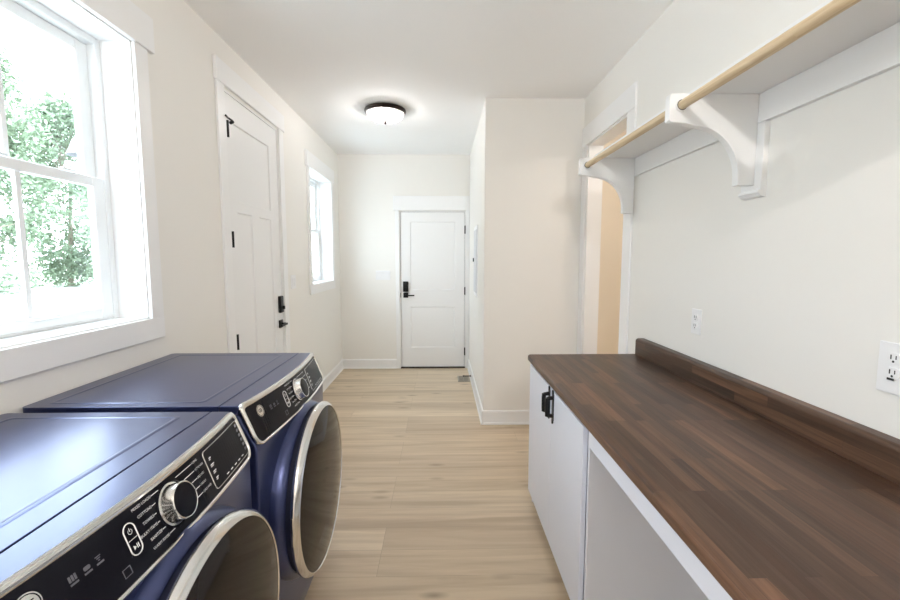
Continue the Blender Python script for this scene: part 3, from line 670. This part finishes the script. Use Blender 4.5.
def make_tree(seed, h, m):
    rn = random.Random(seed)
    t = thing('tree', (0, 0, 0))
    tr = bmesh.new(); pts = [(rn.uniform(-.12, .12)*k, rn.uniform(-.12, .12)*k, h*.85*k/6) for k in range(7)]
    tube(tr, pts, [.16*(1-k/7.5) for k in range(7)], 8)
    clumps = []
    for k in range(56):
        f = rn.uniform(.05, 1.0); a = rn.uniform(0, 2*PI); rad = h*.19*math.sin(PI*min(1, f*.82+.14))*rn.uniform(.4, 1.1)
        c = Vector((rad*math.cos(a), rad*math.sin(a), h*f)); clumps.append((c, rn.uniform(.06, .10)*h))
        b = Vector((0, 0, h*f*.75)); tube(tr, [b, (b+c)/2+Vector((0, 0, -.05*h*.3)), c], [.035, .02, .008], 5)
    build('trunk', tr, 'bark', t)
    lf = bmesh.new()
    for c, R in clumps:
        for i in range(290):
            d = Vector((rn.gauss(0, 1), rn.gauss(0, 1), rn.gauss(0, .8))).normalized()*R*rn.uniform(.5, 1.15)
            p = c+d; s = rn.uniform(.055, .12)*h/9*1.15; q = Matrix.Rotation(rn.uniform(0, 6.28), 3, Vector((rn.gauss(0, 1), rn.gauss(0, 1), rn.gauss(0, 1))).normalized())
            lf.faces.new([lf.verts.new(p+q@Vector(v)) for v in ((-s, 0, 0), (0, -s*.5, 0), (s, 0, 0.02), (0, s*.5, 0))])
    build('foliage', lf, m, t)
    return t
protos = [make_tree(3, 12.0, 'leaf'), make_tree(8, 11.0, 'leaf2'), make_tree(15, 12.4, 'leaf')]
spots = [(-21.5, 21), (-16.5, 24.5), (-26.5, 17), (-11, 27.5), (-31, 12), (-23, 27.5), (-28, 23.5), (-17, 31), (-5.5, 30), (-34, 18)]
first = [True]*3
for i, (x, y) in enumerate(spots):
    k = i % 3
    o = protos[k] if first[k] else copy_tree(protos[k]); first[k] = False
    o.location = (x, y, -.3); s = rnd.uniform(.92, 1.08); o.scale = (s, s, s)
    o.rotation_euler.z = rnd.uniform(0, 6)
    tag(o, 'pale green leafy tree in the row beyond the driveway', 'tree', 'trees beyond the driveway')

# ------------------------------------------------------------------ light
w = bpy.data.worlds.new('World'); sc.world = w; w.use_nodes = True; nt = w.node_tree
bg = nt.nodes['Background']
tc = nt.nodes.new('ShaderNodeTexCoord'); sx = nt.nodes.new('ShaderNodeSeparateXYZ'); nt.links.new(tc.outputs['Generated'], sx.inputs[0])
rp = nt.nodes.new('ShaderNodeValToRGB'); nt.links.new(sx.outputs['Z'], rp.inputs['Fac'])
rp.color_ramp.elements[0].color = (.83, .905, 1, 1); rp.color_ramp.elements[1].color = (.70, .84, 1, 1); rp.color_ramp.elements[1].position = .9
nt.links.new(rp.outputs['Color'], bg.inputs['Color']); bg.inputs['Strength'].default_value = 7.2
def area(name, loc, rot, sx_, sy_, power=0, color=(1, 1, 1), portal=False):
    l = bpy.data.lights.new(name, 'AREA'); l.shape = 'RECTANGLE'; l.size = sx_; l.size_y = sy_; l.energy = power; l.color = color
    if portal: l.cycles.is_portal = True
    o = bpy.data.objects.new(name, l); COL.objects.link(o); o.location = loc; o.rotation_euler = rot; return o
area('window_portal', (XL-WL-.02, (W1[0]+W1[1])/2, (W1[2]+W1[3])/2), (0, -PI/2, 0), W1[3]-W1[2], W1[1]-W1[0], portal=True)
area('window_portal', (XL-WL-.02, (W2[0]+W2[1])/2, (W2[2]+W2[3])/2), (0, -PI/2, 0), W2[3]-W2[2], W2[1]-W2[0], portal=True)
area('window_portal', (XL-WL-.02, (W3[0]+W3[1])/2, (W3[2]+W3[3])/2), (0, -PI/2, 0), W3[3]-W3[2], W3[1]-W3[0], portal=True)
def point(name, loc, p, color, r=.05):
    l = bpy.data.lights.new(name, 'POINT'); l.energy = p; l.color = color; l.shadow_soft_size = r
    o = bpy.data.objects.new(name, l); COL.objects.link(o); o.location = loc; return o
for dx in (-.06, .06): point('ceiling_and_fill_lamp', (LX+dx, LY, ZC-.062), 12, (1, .965, .96), .03)
point('ceiling_and_fill_lamp', (.5, -.8, ZC-.37), 78, (1, .955, .925), .02)  # added fill light inside the unseen fixture copy
point('hall_fill_light', (2.0, 2.9, 2.5), 8, (1, .95, .90), .08)  # unseen light added to brighten the passage

# ------------------------------------------------------------------ camera
cam = bpy.data.cameras.new('camera'); co = bpy.data.objects.new('camera', cam); COL.objects.link(co); sc.camera = co
F = 435.; cam.sensor_fit = 'HORIZONTAL'; cam.sensor_width = 36; cam.lens = F/900*36; cam.clip_start = .02
pitch = math.atan(42/F); yaw = math.atan(9/F*math.cos(pitch))
co.location = (0, 0, 1.46); co.rotation_euler = (PI/2-pitch, 0, -yaw)
vs = sc.view_settings; sc.display_settings.display_device = 'sRGB'; vs.view_transform = 'Standard'; vs.look = 'None'; vs.gamma = 1; vs.use_curve_mapping = False; vs.exposure = 0.68
sc.cycles.max_bounces = 12; sc.cycles.diffuse_bounces = 8; sc.cycles.transparent_max_bounces = 16
